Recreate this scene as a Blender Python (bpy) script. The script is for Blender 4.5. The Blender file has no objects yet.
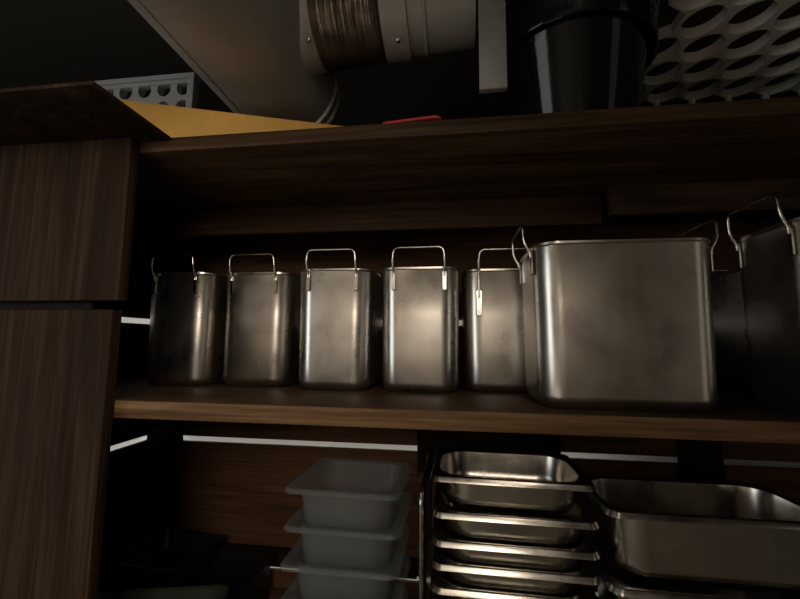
import bpy, bmesh, math, random
from mathutils import Vector, Matrix
random.seed(4)
PI = math.pi
scene = bpy.context.scene
COL = scene.collection
EYE = 1.62                                   # camera height above the floor (m)

# ------------------------------------------------------------------ materials
def new_mat(name):
    m = bpy.data.materials.new(name); m.use_nodes = True
    nt = m.node_tree
    return m, nt, nt.nodes['Principled BSDF']

def ramp(nt, src, stops):
    r = nt.nodes.new('ShaderNodeValToRGB')
    els = r.color_ramp.elements
    els[0].position, els[0].color = stops[0][0], (*stops[0][1], 1)
    els[1].position, els[1].color = stops[-1][0], (*stops[-1][1], 1)
    for p, c in stops[1:-1]:
        e = els.new(p); e.color = (*c, 1)
    nt.links.new(src, r.inputs[0])
    return r.outputs[0]

def coords(nt, scale):
    tc = nt.nodes.new('ShaderNodeTexCoord'); mp = nt.nodes.new('ShaderNodeMapping')
    mp.inputs['Scale'].default_value = scale
    oi = nt.nodes.new('ShaderNodeObjectInfo'); ad = nt.nodes.new('ShaderNodeVectorMath')
    nt.links.new(tc.outputs['Object'], ad.inputs[0]); nt.links.new(oi.outputs['Location'], ad.inputs[1])
    nt.links.new(ad.outputs[0], mp.inputs[0])
    return mp.outputs[0]

def noise(nt, vec, scale, detail=3, rough=.5, dist=0):
    n = nt.nodes.new('ShaderNodeTexNoise')
    n.inputs['Scale'].default_value = scale; n.inputs['Detail'].default_value = detail
    n.inputs['Roughness'].default_value = rough; n.inputs['Distortion'].default_value = dist
    nt.links.new(vec, n.inputs['Vector'])
    return n.outputs['Fac']

def bump(nt, b, h, strength, dist=.002):
    n = nt.nodes.new('ShaderNodeBump')
    n.inputs['Strength'].default_value = strength; n.inputs['Distance'].default_value = dist
    nt.links.new(h, n.inputs['Height']); nt.links.new(n.outputs[0], b.inputs['Normal'])
    return n

def maprange(nt, src, lo, hi):
    n = nt.nodes.new('ShaderNodeMapRange')
    n.inputs['From Min'].default_value = .3; n.inputs['From Max'].default_value = .7
    n.inputs['To Min'].default_value = lo; n.inputs['To Max'].default_value = hi
    nt.links.new(src, n.inputs['Value'])
    return n.outputs[0]

def wood(name, axis, dark, mid, light, rough=.55):
    m, nt, b = new_mat(name)
    sc = [9, 9, 9]; sc[axis] = .7
    v = coords(nt, sc)
    n1 = noise(nt, v, 2.2, 5, .6, 1.2)
    sc2 = [60, 60, 60]; sc2[axis] = 1.5
    n2 = noise(nt, coords(nt, sc2), 2.5, 3, .6)
    mx = nt.nodes.new('ShaderNodeMath'); mx.operation = 'MULTIPLY_ADD'
    mx.inputs[1].default_value = .45
    nt.links.new(n2, mx.inputs[0])
    s = nt.nodes.new('ShaderNodeMath'); s.operation = 'MULTIPLY'; s.inputs[1].default_value = .6
    nt.links.new(n1, s.inputs[0]); nt.links.new(s.outputs[0], mx.inputs[2])
    c = ramp(nt, mx.outputs[0], [(.36, dark), (.52, mid), (.68, light)])
    nt.links.new(c, b.inputs['Base Color'])
    b.inputs['Roughness'].default_value = rough; b.inputs['Specular IOR Level'].default_value = .12
    bump(nt, b, mx.outputs[0], .35, .0015)
    return m

def steel(name, base=(.60, .555, .50), r0=.20, r1=.36, wav=.25):
    m, nt, b = new_mat(name)
    b.inputs['Metallic'].default_value = 1
    v = coords(nt, (1, 1, 1))
    blot = noise(nt, v, 16, 2, .55)
    c = ramp(nt, blot, [(.3, tuple(x*.86 for x in base)), (.55, base), (.8, tuple(min(1, x*1.06) for x in base))])
    nt.links.new(c, b.inputs['Base Color'])
    fine = noise(nt, coords(nt, (1, 1, .10)), 55, 1, .5)
    mix = nt.nodes.new('ShaderNodeMath'); mix.operation = 'MULTIPLY_ADD'
    mix.inputs[1].default_value = .3
    nt.links.new(fine, mix.inputs[0])
    h = nt.nodes.new('ShaderNodeMath'); h.operation = 'MULTIPLY'; h.inputs[1].default_value = .7
    nt.links.new(blot, h.inputs[0]); nt.links.new(h.outputs[0], mix.inputs[2])
    nt.links.new(maprange(nt, mix.outputs[0], r0, r1), b.inputs['Roughness'])
    wv = noise(nt, coords(nt, (1, 1, .45)), 9, 1, .4)
    bump(nt, b, wv, wav, .006)
    return m

def plain(name, col, rough=.5, metal=0, var=.12, scale=14, bmp=.0, coat=0):
    m, nt, b = new_mat(name)
    n = noise(nt, coords(nt, (1, 1, 1)), scale, 4, .6)
    c = ramp(nt, n, [(.3, tuple(x*(1-var) for x in col)), (.7, tuple(min(1, x*(1+var)) for x in col))])
    nt.links.new(c, b.inputs['Base Color'])
    b.inputs['Roughness'].default_value = rough; b.inputs['Metallic'].default_value = metal
    b.inputs['Coat Weight'].default_value = coat
    if name == 'black_plastic': b.inputs['Specular IOR Level'].default_value = .22
    if bmp: bump(nt, b, noise(nt, coords(nt, (1, 1, 1)), scale*5, 3), bmp, .002)
    return m

def translucent_plastic(name, col, clear=.4, rough=.3):
    m, nt, b = new_mat(name)
    out = nt.nodes['Material Output']
    n = noise(nt, coords(nt, (1, 1, 1)), 30, 3)
    c = ramp(nt, n, [(.3, tuple(x*.9 for x in col)), (.7, col)])
    nt.links.new(c, b.inputs['Base Color'])
    b.inputs['Roughness'].default_value = rough
    tl = nt.nodes.new('ShaderNodeBsdfTranslucent'); nt.links.new(c, tl.inputs[0])
    tr = nt.nodes.new('ShaderNodeBsdfTransparent')
    m1 = nt.nodes.new('ShaderNodeMixShader'); m1.inputs[0].default_value = .35
    nt.links.new(b.outputs[0], m1.inputs[1]); nt.links.new(tl.outputs[0], m1.inputs[2])
    m2 = nt.nodes.new('ShaderNodeMixShader'); m2.inputs[0].default_value = clear
    nt.links.new(m1.outputs[0], m2.inputs[1]); nt.links.new(tr.outputs[0], m2.inputs[2])
    nt.links.new(m2.outputs[0], out.inputs['Surface'])
    return m

M = {}
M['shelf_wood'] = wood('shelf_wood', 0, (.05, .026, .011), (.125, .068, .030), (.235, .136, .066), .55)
M['top_wood'] = wood('top_shelf_wood', 0, (.022, .0115, .005), (.056, .031, .0145), (.105, .061, .030), .55)  # darker shelf_wood; on the middle board it puts shade into the colour
M['batten_wood'] = wood('batten_wood', 0, (.020, .010, .005), (.042, .022, .011), (.07, .037, .02), .65)
M['door_wood'] = wood('door_wood', 2, (.0155, .0078, .0038), (.028, .0155, .0085), (.058, .034, .019), .7)
M['back_wood'] = wood('back_wood', 0, (.045, .022, .011), (.095, .047, .025), (.145, .074, .04), .65)
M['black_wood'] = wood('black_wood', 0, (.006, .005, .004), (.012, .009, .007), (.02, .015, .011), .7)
M['steel'] = steel('brushed_steel', (.62, .575, .52), .25, .34, .16)
M['wire'] = steel('wire_steel', (.66, .63, .58), .14, .26, .05)
M['pan_steel'] = steel('pan_steel', (.56, .53, .47), .16, .30, .12)
M['poly'] = translucent_plastic('milky_plastic', (.24, .25, .245), .66, .30)
M['smoke'] = translucent_plastic('green_grey_plastic', (.10, .115, .09), .5, .3)
M['duct'] = plain('duct_grey', (.44, .42, .385), .5, .25, .10, 9, .04)
M['flex'] = plain('flex_foil', (.42, .37, .32), .34, .9, .35, 30, .25)
M['rubber'] = plain('perforated_grey', (.62, .59, .53), .6, 0, .12, 12)
M['panel'] = plain('perforated_pale', (.60, .59, .57), .6, 0, .1, 12)
M['orange'] = plain('amber_board', (.68, .38, .085), .55, 0, .05, 60, .05)
M['red'] = plain('red_board', (.40, .03, .02), .5, 0, .08, 40)
M['black'] = plain('black_plastic', (.005, .005, .005), .09, 0, .2, 9, .12, 0)
M['matte_black'] = plain('matte_black_plastic', (.006, .006, .006), .45, 0, .2, 20)
M['cloth'] = plain('grey_liner', (.20, .19, .165), .8, 0, .15, 12, .2)
M['plate'] = plain('hanging_plate', (.36, .345, .32), .55, .3, .1, 40, .05)
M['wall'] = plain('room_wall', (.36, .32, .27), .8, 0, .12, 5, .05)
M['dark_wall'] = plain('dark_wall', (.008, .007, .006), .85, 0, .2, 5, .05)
M['ceil'] = plain('room_ceiling', (.055, .048, .036), .85, 0, .12, 3)
M['floor'] = plain('room_floor', (.22, .19, .155), .5, 0, .12, 4)
M['white'] = plain('white_reflector', (.82, .82, .80), .8, 0, .03, 6)

# ------------------------------------------------------------------ object helpers
def tag(o, label=None, cat=None, group=None, kind=None):
    if label: o['label'] = label
    if cat: o['category'] = cat
    if group: o['group'] = group
    if kind: o['kind'] = kind
    return o

def thing(name, label, cat, loc, rotz=0, group=None):
    o = bpy.data.objects.new(name, None); COL.objects.link(o)
    o.empty_display_size = .03
    o.location = loc; o.rotation_euler = (0, 0, rotz)
    return tag(o, label, cat, group)

def link(name, bm, m, parent=None, smooth=True, angle=40):
    bmesh.ops.recalc_face_normals(bm, faces=bm.faces[:])
    me = bpy.data.meshes.new(name)
    for f in bm.faces: f.smooth = smooth
    if smooth:
        for e in bm.edges:
            if len(e.link_faces) == 2 and e.calc_face_angle(0) > math.radians(angle): e.smooth = False
    bm.to_mesh(me); bm.free()
    me.materials.append(M[m])
    o = bpy.data.objects.new(name, me); COL.objects.link(o)
    if parent: o.parent = parent
    return o

def add_box(bm, x0, x1, y0, y1, z0, z1, bev=0, seg=2):
    vs = [bm.verts.new((x, y, z)) for x in (x0, x1) for y in (y0, y1) for z in (z0, z1)]
    idx = [(0, 1, 3, 2), (4, 6, 7, 5), (0, 4, 5, 1), (2, 3, 7, 6), (0, 2, 6, 4), (1, 5, 7, 3)]
    fs = [bm.faces.new([vs[i] for i in f]) for f in idx]
    if bev:
        es = {e for f in fs for e in f.edges}
        bmesh.ops.bevel(bm, geom=list(es), offset=bev, segments=seg, affect='EDGES', profile=.5)

def box(*a, **k):
    bm = bmesh.new(); add_box(bm, *a, **k); return bm

def add_tube(bm, pts, r, n=10, cap=True):
    pts = [Vector(p) for p in pts]
    rad = r if isinstance(r, (list, tuple)) else [r]*len(pts)
    t0 = (pts[1]-pts[0]).normalized()
    ref = Vector((0, 0, 1)) if abs(t0.z) < .9 else Vector((1, 0, 0))
    u = t0.cross(ref).normalized()
    rings = []
    for i, p in enumerate(pts):
        if i == 0: t = t0
        elif i == len(pts)-1: t = (pts[i]-pts[i-1]).normalized()
        else: t = ((pts[i]-pts[i-1]).normalized()+(pts[i+1]-pts[i]).normalized()).normalized()
        u = (u-t*u.dot(t)).normalized(); v = t.cross(u)
        rings.append([bm.verts.new(p+(u*math.cos(a)+v*math.sin(a))*rad[i]) for a in [2*PI*k/n for k in range(n)]])
    for A, B in zip(rings, rings[1:]):
        for k in range(n): bm.faces.new((A[k], A[(k+1) % n], B[(k+1) % n], B[k]))
    if cap:
        bm.faces.new(rings[0][::-1]); bm.faces.new(rings[-1])

def fillet(pts, r, n=5):
    pts = [Vector(p) for p in pts]; out = [pts[0]]
    for a, b, c in zip(pts, pts[1:], pts[2:]):
        d1, d2 = (a-b), (c-b)
        rr = min(r, d1.length*.48, d2.length*.48)
        p0, p1 = b+d1.normalized()*rr, b+d2.normalized()*rr
        for k in range(n+1):
            t = k/n
            out.append(p0*(1-t)**2+b*2*t*(1-t)+p1*t*t)
    out.append(pts[-1]); return out

def rrect(hx, hy, r, seg=6):
    r = max(1e-4, min(r, hx-1e-4, hy-1e-4)); out = []
    for cx, cy, a0 in ((hx-r, hy-r, 0), (-hx+r, hy-r, PI/2), (-hx+r, -hy+r, PI), (hx-r, -hy+r, 3*PI/2)):
        for k in range(seg+1):
            a = a0+PI/2*k/seg
            out.append((cx+r*math.cos(a), cy+r*math.sin(a)))
    return out

def add_loft(bm, rings, seg=6, cap0=True, cap1=True):
    """rings: (z, half x, half y, corner radius)"""
    R = [[bm.verts.new((x, y, z)) for x, y in rrect(hx, hy, r, seg)] for z, hx, hy, r in rings]
    n = len(R[0])
    for A, B in zip(R, R[1:]):
        for k in range(n): bm.faces.new((A[k], A[(k+1) % n], B[(k+1) % n], B[k]))
    if cap0: bm.faces.new(R[0][::-1])
    if cap1: bm.faces.new(R[-1])

def add_lathe(bm, prof, n=48, cap0=False, cap1=False):
    R = [[bm.verts.new((r*math.cos(2*PI*k/n), r*math.sin(2*PI*k/n), z)) for k in range(n)] for r, z in prof]
    for A, B in zip(R, R[1:]):
        for k in range(n): bm.faces.new((A[k], A[(k+1) % n], B[(k+1) % n], B[k]))
    if cap0: bm.faces.new(R[0][::-1])
    if cap1: bm.faces.new(R[-1])

def place(root, loc, rz=0):
    root.location = loc; root.rotation_euler = (0, 0, rz)

def copy_thing(o, parent=None):
    c = o.copy(); COL.objects.link(c)
    if parent: c.parent = parent
    for ch in o.children: copy_thing(ch, c)
    return c

# ------------------------------------------------------------------ the setting
def struct(name, bm, m, smooth=False):
    o = link(name, bm, m, None, smooth); o['kind'] = 'structure'; return o

E0 = EYE
XL, XR, YB, YF, CEIL = -2.4, 2.4, 1.46, -2.6, 1.02+E0
struct('floor', box(XL, XR, YF, YB, -.06, 0), 'floor')
struct('ceiling', box(XL, XR, YF, YB, CEIL, CEIL+.06), 'ceil')
struct('wall_left', box(XL-.06, XL, YF, YB, -.06, CEIL+.06), 'wall')
struct('wall_right', box(XR, XR+.06, YF, YB, -.06, CEIL+.06), 'wall')
struct('wall_front', box(XL-.06, XR+.06, YF-.06, YF, -.06, CEIL+.06), 'wall')
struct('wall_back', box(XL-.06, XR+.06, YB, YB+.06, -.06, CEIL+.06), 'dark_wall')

# planks behind the shelves, with open gaps that let the light behind them through
PB = 1.14                                    # face of the back planks
GAP = .0165
gaps = [.0570, -.2985, -.6440]
bands = [(gaps[0]+GAP/2, .3325), (gaps[1]+GAP/2, gaps[0]-GAP/2), (gaps[2]+GAP/2, gaps[1]-GAP/2), (-1.05, gaps[2]-GAP/2)]
SXL, SXR = -.93, 1.02
n = 0
for z0, z1 in bands:
    n += 1
    struct('trim_%d' % n, box(SXL-.01, SXR+.01, PB, PB+.01, z0+E0, z1+E0), 'back_wood')
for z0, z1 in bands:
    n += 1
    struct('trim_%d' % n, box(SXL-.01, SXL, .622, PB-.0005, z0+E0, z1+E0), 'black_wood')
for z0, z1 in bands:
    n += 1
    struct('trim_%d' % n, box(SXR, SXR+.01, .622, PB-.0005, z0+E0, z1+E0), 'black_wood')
# white reflectors added behind the planks so the gaps glow
n += 1
struct('trim_%d' % n, box(SXL-.16, SXR+.16, 1.26, 1.28, -1.05+E0, .3325+E0), 'white')
n += 1
struct('trim_%d' % n, box(SXL-.16, SXL-.14, .622, 1.26, -1.05+E0, .3325+E0), 'white')
n += 1
struct('trim_%d' % n, box(SXR+.14, SXR+.16, .622, 1.26, -1.05+E0, .3325+E0), 'white')
# dark stained uprights and a low dark strip put in for shade on the planks
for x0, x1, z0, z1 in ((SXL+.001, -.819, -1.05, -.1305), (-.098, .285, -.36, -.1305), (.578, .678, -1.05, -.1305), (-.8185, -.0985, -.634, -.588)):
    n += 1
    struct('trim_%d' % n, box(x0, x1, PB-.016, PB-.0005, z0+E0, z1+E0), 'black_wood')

# ------------------------------------------------------------------ shelving
YS = .60
def shelf_board(x0, x1, z0, z1, y1, lab, battens=(), m='shelf_wood', edge=False):
    t = thing('shelf_board', lab, 'shelf', (0, YS, z0+E0))
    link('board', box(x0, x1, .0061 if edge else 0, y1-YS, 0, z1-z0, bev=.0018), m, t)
    if edge: tag(link('lit_edge', box(x0, x1, 0, .006, 0, z1-z0, bev=.0014), 'shelf_wood', t), 'front edge coloured brighter as if lit')  # lit look of the front edge is put into its lighter colour
    for bx0, bx1, y0, d in battens:
        link('batten', box(bx0, bx1, y0-YS, y0-YS+.02, -d, .0002, bev=.001), 'batten_wood', t)
    return t
shelf_board(SXL+.001, SXR-.001, -.1295, -.1010, PB-.001, 'thick dark brown middle shelf board carrying the row of steel pots', (), 'top_wood', True)  # darker wood stands in for the shade on its top
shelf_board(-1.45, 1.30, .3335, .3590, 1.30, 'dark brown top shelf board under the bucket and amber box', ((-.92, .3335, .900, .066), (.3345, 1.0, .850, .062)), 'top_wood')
shelf_board(SXL+.001, SXR-.001, -.7200, -.6900, PB-.018, 'lower shelf board carrying the plastic and steel container stacks')
for x in (SXL+.03, SXR-.03):
    n += 1
    struct('trim_%d' % n, box(x-.02, x+.02, YS+.04, YS+.08, 0, -.7202+E0), 'shelf_wood')

cab = thing('cabinet', 'dark-stained wooden cabinet front with two panels at the left end of the shelves', 'cabinet', (-.556, .579, 0))
def cab_part(name, x0, x1, y0, y1, z0, z1, m, bev=.0015):
    return link(name, box(x0+.556, x1+.556, y0-.579, y1-.579, z0+E0, z1+E0, bev=bev), m, cab)
tag(cab_part('door', -1.35, -.5515, .579, .599, .0655, .3520, 'door_wood'), 'upper panel with vertical grain')
tag(cab_part('door', -1.35, -.5590, .579, .599, -1.55, .0500, 'door_wood'), 'lower panel with vertical grain')
tag(cab_part('top_board', -1.45, -.4925, .446, .5995, .3525, .3585, 'door_wood', .001), 'overhanging dark top board')
cab_part('rail', -1.35, -.62, .5992, .606, .030, .090, 'black_wood')
cab_part('plinth', -1.35, -.559, .585, .599, 0-E0, -1.551, 'door_wood')

# ------------------------------------------------------------------ steel pots with wire handles
PW, PD, PH = .163, .260, .2555
def pot_rings():
    hx, hy, tp = PW/2, PD/2, .0025
    out = []
    br = .020
    for k in range(6):
        a = PI/2*k/5
        ins = br*(1-math.sin(a)); z = br*(1-math.cos(a))
        out.append((z, hx-tp-ins, hy-tp-ins, max(.010, .037-ins*.9)))
    for t in (.3, .6, .97):
        z = br+(PH-br)*t
        out.append((z, hx-tp*(1-t), hy-tp*(1-t), .037))
    # rolled rim
    out += [(PH-.006, hx+.0005, hy+.0005, .0375), (PH-.0045, hx+.0022, hy+.0022, .039), (PH-.001, hx+.0022, hy+.0022, .039), (PH, hx+.0005, hy+.0005, .038), (PH-.0012, hx-.0012, hy-.0012, .036)]
    out += [(PH*.5, hx-.0024, hy-.0024, .0355), (.024, hx-.0045, hy-.0045, .034), (.004, hx-.02, hy-.02, .018)]
    return out

def handle_mesh(w=.104, up=.037, drop=(.020, .020), lift=0):
    """wire bail on the -y end; origin at the rim, wall at y = 0"""
    h = w/2; bm = bmesh.new()
    pts = [(-h, -.0035, -drop[0]), (-h, -.0035, -.012), (-h-.001, -.0135, .007), (-h+.001, -.0145, up), (h-.001, -.0145, up+lift), (h+.001, -.0135, .007), (h, -.0035, -.012), (h, -.0035, -drop[1])]
    a = fillet(pts[:3], .008, 4)
    mid = fillet(pts[1:7], .013, 6)
    add_tube(bm, fillet(pts, .012, 5), .0026, 10)
    return bm

def plate_mesh(w=.0085, h=.040, t=.0024):
    bm = bmesh.new()
    pr = rrect(w/2, h/2, w*.32, 4)
    A = [bm.verts.new((x, 0, z)) for x, z in pr]; B = [bm.verts.new((x*.8, -t, z*.94)) for x, z in pr]
    k = len(A)
    for i in range(k): bm.faces.new((A[i], A[(i+1) % k], B[(i+1) % k], B[i]))
    bm.faces.new(A); bm.faces.new(B[::-1])
    return bm

def make_pot(label, odd=False):
    t = thing('steel_pot', label, 'pot', (0, 0, 0), 0, 'steel pots on the middle shelf')
    bm = bmesh.new(); add_loft(bm, pot_rings(), seg=8); link('body', bm, 'steel', t)
    for s in (1, -1):
        special = odd and s == 1
        hd = link('handle', handle_mesh(.100 if special else .104, .037, (.062, .020) if special else (.020, .020)), 'wire', t)
        if s == 1:
            hd.location = (0, -PD/2-.0002, PH)
        else:
            hd.location = (0, PD/2+.0002, PH); hd.rotation_euler = (0, 0, PI)
        for q in (-1, 1):
            big = special and q == -1
            p = link('mounting_plate', plate_mesh(.013, .056) if big else plate_mesh(), 'wire', hd)
            p.location = (q*(.050 if special else .052), -.0006, -.072 if big else -.029)
    return t

ZS = -.1010+E0
pots = []
specs = [
 (-.6170, .9330, -.04, 1, 'steel pot leftmost on the shelf, half in shadow against the dark cabinet front'),
 (-.4410, .9480, 0, 1, 'second steel pot from the left, smooth grey front, beside the shadowed pot'),
 (-.2500, .9190, 0, 1, 'third steel pot from the left, blotchy warm front and tall wire handle'),
 (-.0665, .9170, 0, 1, 'fourth steel pot from the left, with scratched worn patch on its front'),
 (.1060, .9500, 0, 1, 'steel pot just left of the large pot, its handle held by one long low plate'),
 (.6600, .9480, 0, 1, 'shadowed steel pot behind the gap between the large pot and the rightmost pot'),
 (.2680, .7180, PI/2, 1.032, 'large steel pot standing broadside at the front edge of the shelf'),
 (.6170, .6720, PI/2, 1.11, 'dark rightmost tall steel pot, cut by the picture edge'),
]
pot0 = make_pot(specs[0][3])
pot5 = make_pot(specs[4][3], True)
for i, (x, y, rz, sc, lab) in enumerate(specs):
    o = pot0 if i == 0 else pot5 if i == 4 else copy_thing(pot0)
    place(o, (x, y, ZS), rz); o['label'] = lab; o.scale = (1, 1, sc) if sc > 1.05 else (sc, sc, sc)

# ------------------------------------------------------------------ stacked pans and containers
def pan_rings(L, W, D, lip, cr, br, taper, t=.0012, edge=.0045):
    hx, hy = L/2, W/2
    ox, oy = hx-lip, hy-lip                 # opening
    out = []
    for k in range(6):
        a = PI/2*k/5
        ins = br*(1-math.sin(a)); z = -D+br*(1-math.cos(a))
        out.append((z, ox-taper-ins, oy-taper-ins, max(.01, cr-ins*.6)))
    out += [(-.010, ox-.0005, oy-.0005, cr), (-.0045, ox+.0004, oy+.0004, cr), (-.0022, ox+.003, oy+.003, cr+.002)]
    out += [(-.0020, hx-.0042, hy-.0042, .013), (-edge, hx-.0014, hy-.0014, .016), (-edge, hx, hy, .017), (-edge*.93, hx+.0003, hy+.0003, .017), (-edge*.18, hx-.0026, hy-.0026, .0155), (-.0005, hx-.0036, hy-.0036, .014), (0, hx-.0058, hy-.0058, .012)]
    out += [(-.0004, ox+.003, oy+.003, cr+.002), (-.0030, ox-.0008, oy-.0008, cr), (-.012, ox-.002, oy-.002, cr)]
    for k in range(5, -1, -1):
        a = PI/2*k/5
        ins = br*(1-math.sin(a)); z = -D+t+br*(1-math.cos(a))
        out.append((z, ox-taper-ins-t, oy-taper-ins-t, max(.009, cr-ins*.6)))
    return out

def container(name, label, cat, group, dims, mat):
    t = thing(name, label, cat, (0, 0, 0), 0, group)
    bm = bmesh.new(); add_loft(bm, pan_rings(*dims), seg=7)
    o = link('body', bm, mat, t)
    return t

def ordinal(k): return ['topmost', 'second', 'third', 'fourth', 'fifth', 'sixth', 'seventh', 'eighth', 'ninth', 'tenth', 'eleventh', 'twelfth'][k]

# translucent containers
src = None
for k in range(8):
    lab = ('topmost milky translucent plastic container, open on top of its stack' if k == 0 else
           '%s milky translucent plastic container from the top of its stack' % ordinal(k))
    if src is None:
        src = container('plastic_container', lab, 'container', 'stacked translucent containers', (.178, .170, .0995, .015, .030, .016, .008, .0018, .007), 'poly'); o = src
    else:
        o = copy_thing(src); o['label'] = lab
    place(o, (-.1625 + (-.0012*k) + (.002 if k % 2 else 0), .662-.001*k, -.2175-.0526*k+E0 + (0 if k < 7 else .0)), math.radians(-1.5+.6*(k % 3)))

# steel pans
zs = [-.220, -.2765, -.3205, -.3560, -.3920]
while len(zs) < 11: zs.append(zs[-1]-.0388)
src = None
for k, z in enumerate(zs):
    lab = ('topmost shallow steel pan, empty and open on its stack' if k == 0 else
           '%s shallow steel pan from the top of its stack' % ordinal(k))
    if src is None:
        src = container('steel_pan', lab, 'pan', 'stacked shallow steel pans', (.263, .184, .0640, .013, .050, .026, .004, .0012, .0095), 'pan_steel'); o = src
    else:
        o = copy_thing(src); o['label'] = lab
    place(o, (.0955+.0007*((k*3) % 4), .7660, z+E0), math.radians(-1.0 if k else -1.6))

# deep pans on the right
src = None
for k in range(4):
    lab = ['topmost deep steel pan, dark and open, at the right end of the lower shelf',
           'second deep steel pan down at right, only its bright rim showing',
           'third deep steel pan down in the right stack', 'fourth deep steel pan down in the right stack'][k]
    if src is None:
        src = container('deep_pan', lab, 'pan', 'stacked deep steel pans', (.325, .176, .1170, .013, .045, .030, .006, .0012, .009), 'pan_steel'); o = src
    else:
        o = copy_thing(src); o['label'] = lab
    place(o, (.3930, .7385, -.2490-.108*k+E0), 0)

# tray on edge between the two stacks
t = thing('steel_tray', 'thin steel tray standing on edge between plastic and steel stacks', 'tray', (-.0500, .7850, -.6898+E0), 0)
bm = bmesh.new(); add_box(bm, -.0015, .0015, -.135, .135, 0, .452, bev=.001); link('sheet', bm, 'pan_steel', t)
bm = bmesh.new()
add_tube(bm, fillet([(.0, -.135, .004), (.0, -.135, .452), (.0, .135, .452), (.0, .135, .004)], .02, 5), .0032, 8); link('rolled_edge', bm, 'pan_steel', t)

# green-grey tub at the lower left, black crates at the back
t = container('plastic_tub', 'green-grey plastic tub with rounded rim at the lower left', 'tub', None, (.215, .170, .1755, .014, .03, .02, .012, .002, .007), 'smoke')
place(t, (-.555, .735, -.5140+E0), math.radians(13))
def crate(label, L, W, H, taper, loc, rz):
    t = thing('black_crate', label, 'crate', loc, rz)
    bm = bmesh.new()
    add_loft(bm, [(0, L/2-taper, W/2-taper, .02), (H*.9, L/2-.008, W/2-.008, .02), (H*.9, L/2, W/2, .02), (H, L/2, W/2, .02), (H, L/2-.01, W/2-.01, .016), (H*.8, L/2-.012, W/2-.012, .016), (.004, L/2-taper-.004, W/2-taper-.004, .016)], seg=5)
    link('body', bm, 'matte_black', t, angle=30)
    return t
crate('large black plastic crate at the back of the lower shelf', .40, .22, .100, .006, (-.690, 1.000, -.6899+E0), 0)
crate('smaller black crate lying on the large black crate', .20, .18, .052, .018, (-.735, 1.000, -.5897+E0), math.radians(-7))

# ------------------------------------------------------------------ things on the top shelf
ZT = .3590+E0
def flat_board(name, label, cat, corners, z0, th, m, r=.012):
    """board outline given as world x,y corners"""
    cx = sum(c[0] for c in corners)/4; cy = sum(c[1] for c in corners)/4
    bm = bmesh.new()
    pts = fillet([Vector((*c, 0)) for c in (corners+corners[:2])], r, 5)[1:-1]
    # closed outline: drop the duplicated part
    out = []
    for p in pts:
        if all((p-q).length > 1e-5 for q in out): out.append(p)
    lo = [bm.verts.new((p.x-cx, p.y-cy, 0)) for p in out]
    hi = [bm.verts.new((p.x-cx, p.y-cy, th)) for p in out]
    k = len(lo)
    for i in range(k): bm.faces.new((lo[i], lo[(i+1) % k], hi[(i+1) % k], hi[i]))
    bm.faces.new(lo[::-1]); bm.faces.new(hi)
    o = link(name, bm, m, None, True, 30); o.location = (cx, cy, z0)
    return tag(o, label, cat)

def rect_from(p, ang, a0, a1, depth):
    d = Vector((math.cos(ang), math.sin(ang))); nn = Vector((-math.sin(ang), math.cos(ang)))
    p = Vector(p)
    return [tuple(p+d*a0), tuple(p+d*a1), tuple(p+d*a1+nn*depth), tuple(p+d*a0+nn*depth)]

t = thing('cardboard_box', 'flat amber orange box lying askew on the top shelf behind its edge', 'box', (-.6600, .6060, ZT+.0005), math.atan2(.139, .3965))
link('body', box(0, .50, 0, .17, 0, .0925, bev=.002), 'orange', t)
link('lid_flap', box(.001, .499, .001, .0845, .0926, .0945, bev=.0005), 'orange', t)
link('lid_flap', box(.001, .499, .0855, .169, .0926, .0945, bev=.0005), 'orange', t)
flat_board('cutting_board', 'red cutting board whose rounded corner peeks over the top shelf edge', 'cutting board', rect_from((-.0165, .5935), math.radians(-6), -.10, 0, .16), ZT+.0004, .0042, 'red', .012)

# black bucket
t = thing('black_bucket', 'glossy black bucket with a wide rim standing on the top shelf', 'bucket', (.2390, .785, ZT+.0005), math.radians(20))
bm = bmesh.new()
add_lathe(bm, [(.001, 0), (.100, 0), (.108, .004), (.111, .012), (.134, .196), (.137, .200), (.137, .204), (.1365, .204), (.133, .200), (.107, .010), (.001, .006)], 56)
link('body', bm, 'black', t)
bm = bmesh.new()
add_lathe(bm, [(.1370, .196), (.149, .194), (.1515, .197), (.1535, .262), (.157, .268), (.157, .275), (.152, .277), (.148, .272), (.146, .203), (.1375, .202)], 56)
link('rim', bm, 'black', t)
bm = bmesh.new()
add_lathe(bm, [(.1445, .258), (.142, .300), (.130, .325), (.07, .338), (.001, .341)], 40)
link('liner', bm, 'cloth', t)
for s in (-1, 1):
    bm = bmesh.new(); add_box(bm, -.016, .016, -.005, .006, -.03, .022, bev=.004)
    e = link('handle_ear', bm, 'black', t); e.location = (s*.1545*math.cos(-.35), s*.1545*math.sin(-.35), .235); e.rotation_euler = (0, 0, -.35-PI/2)
bm = bmesh.new()
pts = [(.158*math.cos(a), .158*math.sin(a)*.96-.012, .236-.05*math.sin(a)**2) for a in [-.35+ -PI*k/18*0 + PI*k/18 for k in range(19)]]
add_tube(bm, pts, .003, 8)
link('bail_handle', bm, 'wire', t)
t.scale = (1.03, 1.03, 1)

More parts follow.
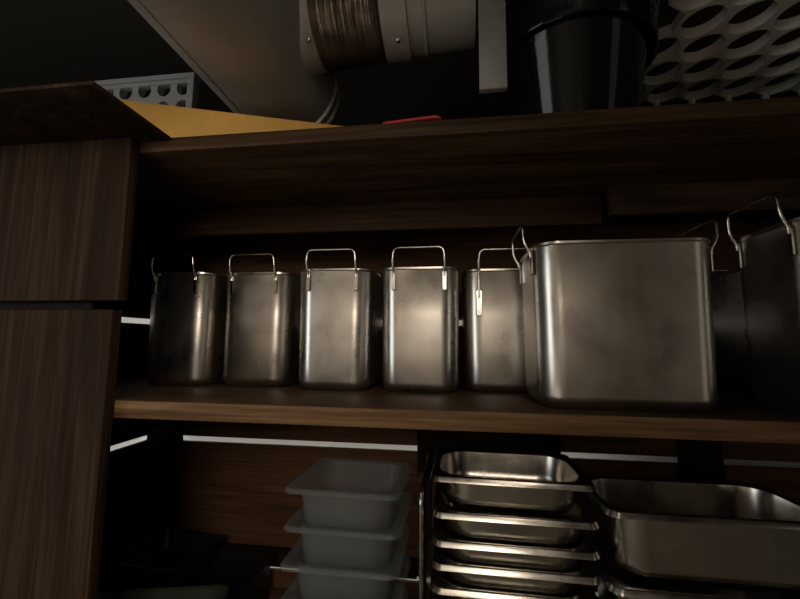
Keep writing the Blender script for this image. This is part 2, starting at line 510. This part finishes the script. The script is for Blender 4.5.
# perforated sheets (hexagonal pattern of round holes, real depth)
def perforated(nx, ny, p, r, th, ky=1, square=False):
    """in the local x-y plane, centred; returns bmesh"""
    bm = bmesh.new(); H = p if square else p*math.sqrt(3)/2; N = 24
    R = p/math.sqrt(3)
    def hexpt(a):
        if square: return (p/2)/max(abs(math.cos(a)), abs(math.sin(a)))
        m = (a-PI/6) % (PI/3)-PI/6 + PI/6
        # hexagon with flat sides at 0, 60 ... (apothem p/2)
        q = ((a+PI/6) % (PI/3))-PI/6
        return (p/2)/math.cos(q)
    for j in range(ny):
        for i in range(nx):
            cx = (i-(nx-1)/2)*p+(0 if square else p/4 if j % 2 else -p/4); cy = (j-(ny-1)/2)*H
            inn = []; out = []
            for k in range(N):
                a = 2*PI*k/N
                a = a+PI/6 - PI/6
                inn.append(bm.verts.new((cx+r*math.cos(a), cy+r*ky*math.sin(a), 0)))
                q = hexpt(a)
                out.append(bm.verts.new((cx+q*math.cos(a), cy+q*math.sin(a), 0)))
            for k in range(N):
                bm.faces.new((inn[k], inn[(k+1) % N], out[(k+1) % N], out[k]))
    bmesh.ops.remove_doubles(bm, verts=bm.verts[:], dist=p*.004)
    ext = bmesh.ops.extrude_face_region(bm, geom=bm.faces[:])
    for v in [g for g in ext['geom'] if isinstance(g, bmesh.types.BMVert)]: v.co.z += th
    return bm

# drip mat on the right, carried by a ledge on the back wall
pR = .0900
t = thing('perforated_mat', 'grey perforated rack with round holes to the right of the bucket', 'rack', (.7620, .890, .660+E0))
o = link('sheet', perforated(7, 5, pR, .0385, .024, 1.10), 'rubber', t, True, 35)
H = pR*math.sqrt(3)/2
legs = [((i-3)*pR-pR/4, 2*H+.047) for i in range(7)]+[(3*pR+pR/4, -2*H-.03)]
for lx, ly in legs:
    bm = bmesh.new(); add_tube(bm, [(0, 0, .006), (0, 0, -.004), (0, 0, -.3005)], [.010, .0085, .006], 10)
    l = link('leg', bm, 'rubber', t); l.location = (lx, ly, 0)

# framed perforated panel on the left, standing on the shelf
t = thing('framed_grille', 'pale grey framed grille with round holes behind the amber box', 'grille', (-1.0700, 1.090, ZT+.0005))
sh = link('sheet', perforated(7, 7, .0695, .0240, .028, 1.1, True), 'panel', t, True, 35); sh.rotation_euler = (PI/2, 0, 0); sh.location = (.0, .022, .2500)
bm = bmesh.new()
W, Hh = .252, .500
for w0, y0, y1 in ((.016, -.018, .012), (.028, -.010, .014)):
    i0 = 0 if w0 < .02 else .0155
    add_box(bm, -W+i0, W-i0, y0, y1, i0, w0, bev=.001); add_box(bm, -W+i0, W-i0, y0, y1, Hh-w0, Hh-i0, bev=.001)
    add_box(bm, -W+i0, -W+w0, y0, y1, w0, Hh-w0, bev=.001); add_box(bm, W-w0, W-i0, y0, y1, w0, Hh-w0, bev=.001)
link('frame', bm, 'panel', t)

# ------------------------------------------------------------------ ventilation duct
def cyl_along(bm, axis, prof, n=64):
    """lathe profile (radius, distance) turned to run along x or y"""
    b2 = bmesh.new(); add_lathe(b2, prof, n, True, True)
    rot = Matrix.Rotation(-PI/2, 4, 'X') if axis == 'y' else Matrix.Rotation(PI/2, 4, 'Y')
    bmesh.ops.transform(b2, matrix=rot, verts=b2.verts[:])
    me = bpy.data.meshes.new('tmp'); b2.to_mesh(me); b2.free(); bm.from_mesh(me); bpy.data.meshes.remove(me)

DX, DZ, DR = -.425, .647, .137
t = thing('ventilation_duct', 'grey round sheet metal ventilation duct with a ribbed branch above the top shelf', 'duct', (DX, .80, DZ+E0))
bm = bmesh.new(); cyl_along(bm, 'y', [(DR, -3.3), (DR, -.03), (DR, .085)])
link('main_pipe', bm, 'duct', t)
bm = bmesh.new(); cyl_along(bm, 'y', [(DR+.001, .085), (DR+.006, .088), (DR+.006, .096), (DR+.001, .101), (DR+.001, .116), (DR+.006, .119), (DR+.006, .127), (DR+.001, .132), (DR-.004, .160), (DR-.03, .190), (.02, .20)])
link('end_collar', bm, 'duct', t)
# lengthwise seam along the underside
bm = bmesh.new()
a = math.radians(-112)
add_tube(bm, [(DR*math.cos(a), y, DR*math.sin(a)) for y in (-3.2, .08)], .0022, 6); link('seam', bm, 'duct', t)
# branch
BY, BZ, BR = -.062, .016, .083
bm = bmesh.new(); cyl_along(bm, 'x', [(BR+.012, .01), (BR+.010, .110), (BR+.003, .146), (BR, .151)])
br = link('branch_collar', bm, 'duct', t); br.location = (0, BY, BZ); br.rotation_euler = (0, -.06, 0)
prof = []
x = .148; 
for k in range(26):
    j = random.uniform(-.0012, .0012)
    prof += [(BR-.001+j, x), (BR+.0035+j, x+.0021), (BR-.001+j, x+.0042)]
    x += .0058+random.uniform(-.0012, .0012)
bm = bmesh.new(); cyl_along(bm, 'x', prof); f = link('ribbed_hose', bm, 'flex', t, True, 80); f.location = (0, BY, BZ); f.rotation_euler = (0, -.06, 0)
xe = prof[-1][1]
bm = bmesh.new(); cyl_along(bm, 'x', [(BR+.004, xe-.006), (BR+.0045, xe+.045), (BR+.001, xe+.047)]); f = link('hose_clamp', bm, 'duct', t); f.location = (0, BY, BZ); f.rotation_euler = (0, -.06, 0)
bm = bmesh.new(); cyl_along(bm, 'x', [(BR-.001, xe+.03), (BR-.001, xe+.075), (BR+.003, xe+.077), (BR+.003, xe+.081), (BR-.001, xe+.083), (BR-.001, .470)]); f = link('branch_pipe', bm, 'duct', t); f.location = (0, BY, BZ); f.rotation_euler = (0, -.06, 0)
for (sx, ang_) in ((xe+.030, -118), (.146, -128)):
    bm = bmesh.new(); add_lathe(bm, [(.0045, 0), (.0045, .002), (.003, .0035), (.0005, .004)], 12, True, True)
    s = link('screw', bm, 'wire', t); a = math.radians(ang_)
    s.location = (sx, BY+(BR+.003)*math.cos(a), BZ+(BR+.003)*math.sin(a)); s.rotation_euler = (a+PI/2-PI, 0, 0)
    s.rotation_euler = (PI/2+(a+PI)+PI/2-PI/2, 0, 0)

# hanging sheet metal strip
t = thing('metal_strip', 'grey sheet metal strip hanging just left of the black bucket', 'metal strip', (.0760, .672, CEIL-.0003))
zb = .4560+E0-CEIL
bm = bmesh.new(); add_box(bm, -.0245, .0245, -.0015, .0015, zb, -.003, bev=.0006)
add_box(bm, -.0245, .0245, -.0015, .012, zb-.0018, zb+.0005, bev=.0006)
link('strip', bm, 'plate', t)
bm = bmesh.new(); add_box(bm, -.0245, .0245, -.0015, .06, -.003, 0); link('flange', bm, 'plate', t)

# ------------------------------------------------------------------ light
def area(name, loc, target, sx, sy, power, col=(1, 1, 1)):
    L = bpy.data.lights.new(name, 'AREA'); L.shape = 'RECTANGLE'; L.size = sx; L.size_y = sy
    L.energy = power; L.color = col
    o = bpy.data.objects.new(name, L); COL.objects.link(o); o.location = loc
    d = Vector(target)-Vector(loc); o.rotation_euler = d.to_track_quat('-Z', 'Y').to_euler()
    return o
def spot(name, loc, target, power, angle, radius, col):
    L = bpy.data.lights.new(name, 'SPOT'); L.energy = power; L.color = col
    L.spot_size = angle; L.spot_blend = 1; L.shadow_soft_size = radius
    o = bpy.data.objects.new(name, L); COL.objects.link(o); o.location = loc
    d = Vector(target)-Vector(loc); o.rotation_euler = d.to_track_quat('-Z', 'Y').to_euler()
    return o
spot('kitchen_spot', (-.02, -1.05, .46+E0), (-.62, .6, -.13+E0), 38, math.radians(58), .28, (1, .87, .72))
spot('ceiling_spot', (.25, -.55, .82+E0), (-.50, .6, -.08+E0), 9, math.radians(62), .12, (1, .86, .70))
area('wall_fill', (-.8, -1.5, .9+E0), (-.9, -2.6, -.4+E0), 2.0, .3, 29, (1, .90, .76))  # added unseen fill, brightens the front wall that the pots reflect
area('underside_fill', (-.8, -.9, -.9+E0), (-.3, .6, .4+E0), .8, .4, 2.0, (1, .86, .68))  # added unseen fill from below, in place of bounce onto undersides
area('side_light_left', (-2.35, -.95, .05+E0), (0, -.2, .0+E0), 1.5, 1.2, 18, (.92, .97, 1))  # broad unseen side light for the bright bands on the pot corners
area('side_light_right', (2.35, -.9, .0+E0), (0, .2, .0+E0), .8, 1.6, 1.3, (1, .93, .82))  # dimmer unseen side light from the right of the room
# lamps added behind the planks to light the white reflectors
for z in (.20, -.12, -.47, -.84):
    area('cavity_light', (-.32, 1.165, z+E0), (-.32, 1.3, z+E0), 1.5, .05, .8, (1, .96, .90))
for z in (.20, -.12, -.47, -.84):
    area('cavity_light', (-.955, .87, z+E0), (-1.2, .87, z+E0), .45, .05, .6, (1, .96, .90))

w = bpy.data.worlds.new('world'); scene.world = w; w.use_nodes = True
w.node_tree.nodes['Background'].inputs[0].default_value = (.02, .018, .015, 1)
w.node_tree.nodes['Background'].inputs[1].default_value = .3

# ------------------------------------------------------------------ camera
F, yaw, pitch, roll = 390.65, .1328, .1090, .0088
cam = bpy.data.cameras.new('camera'); co = bpy.data.objects.new('camera', cam); COL.objects.link(co)
cam.sensor_fit = 'HORIZONTAL'; cam.sensor_width = 36; cam.lens = F/800*36; cam.clip_start = .02
fwd = Vector((-math.sin(yaw)*math.cos(pitch), math.cos(yaw)*math.cos(pitch), math.sin(pitch)))
right = Vector((math.cos(yaw), math.sin(yaw), 0)); up = right.cross(fwd)
r2 = right*math.cos(roll)+up*math.sin(roll); u2 = up*math.cos(roll)-right*math.sin(roll)
co.matrix_world = Matrix(((r2.x, u2.x, -fwd.x, 0), (r2.y, u2.y, -fwd.y, 0), (r2.z, u2.z, -fwd.z, EYE), (0, 0, 0, 1)))
scene.camera = co
vs = scene.view_settings
vs.view_transform = 'Standard'; vs.look = 'None'; vs.gamma = 1; vs.use_curve_mapping = False; vs.exposure = 0
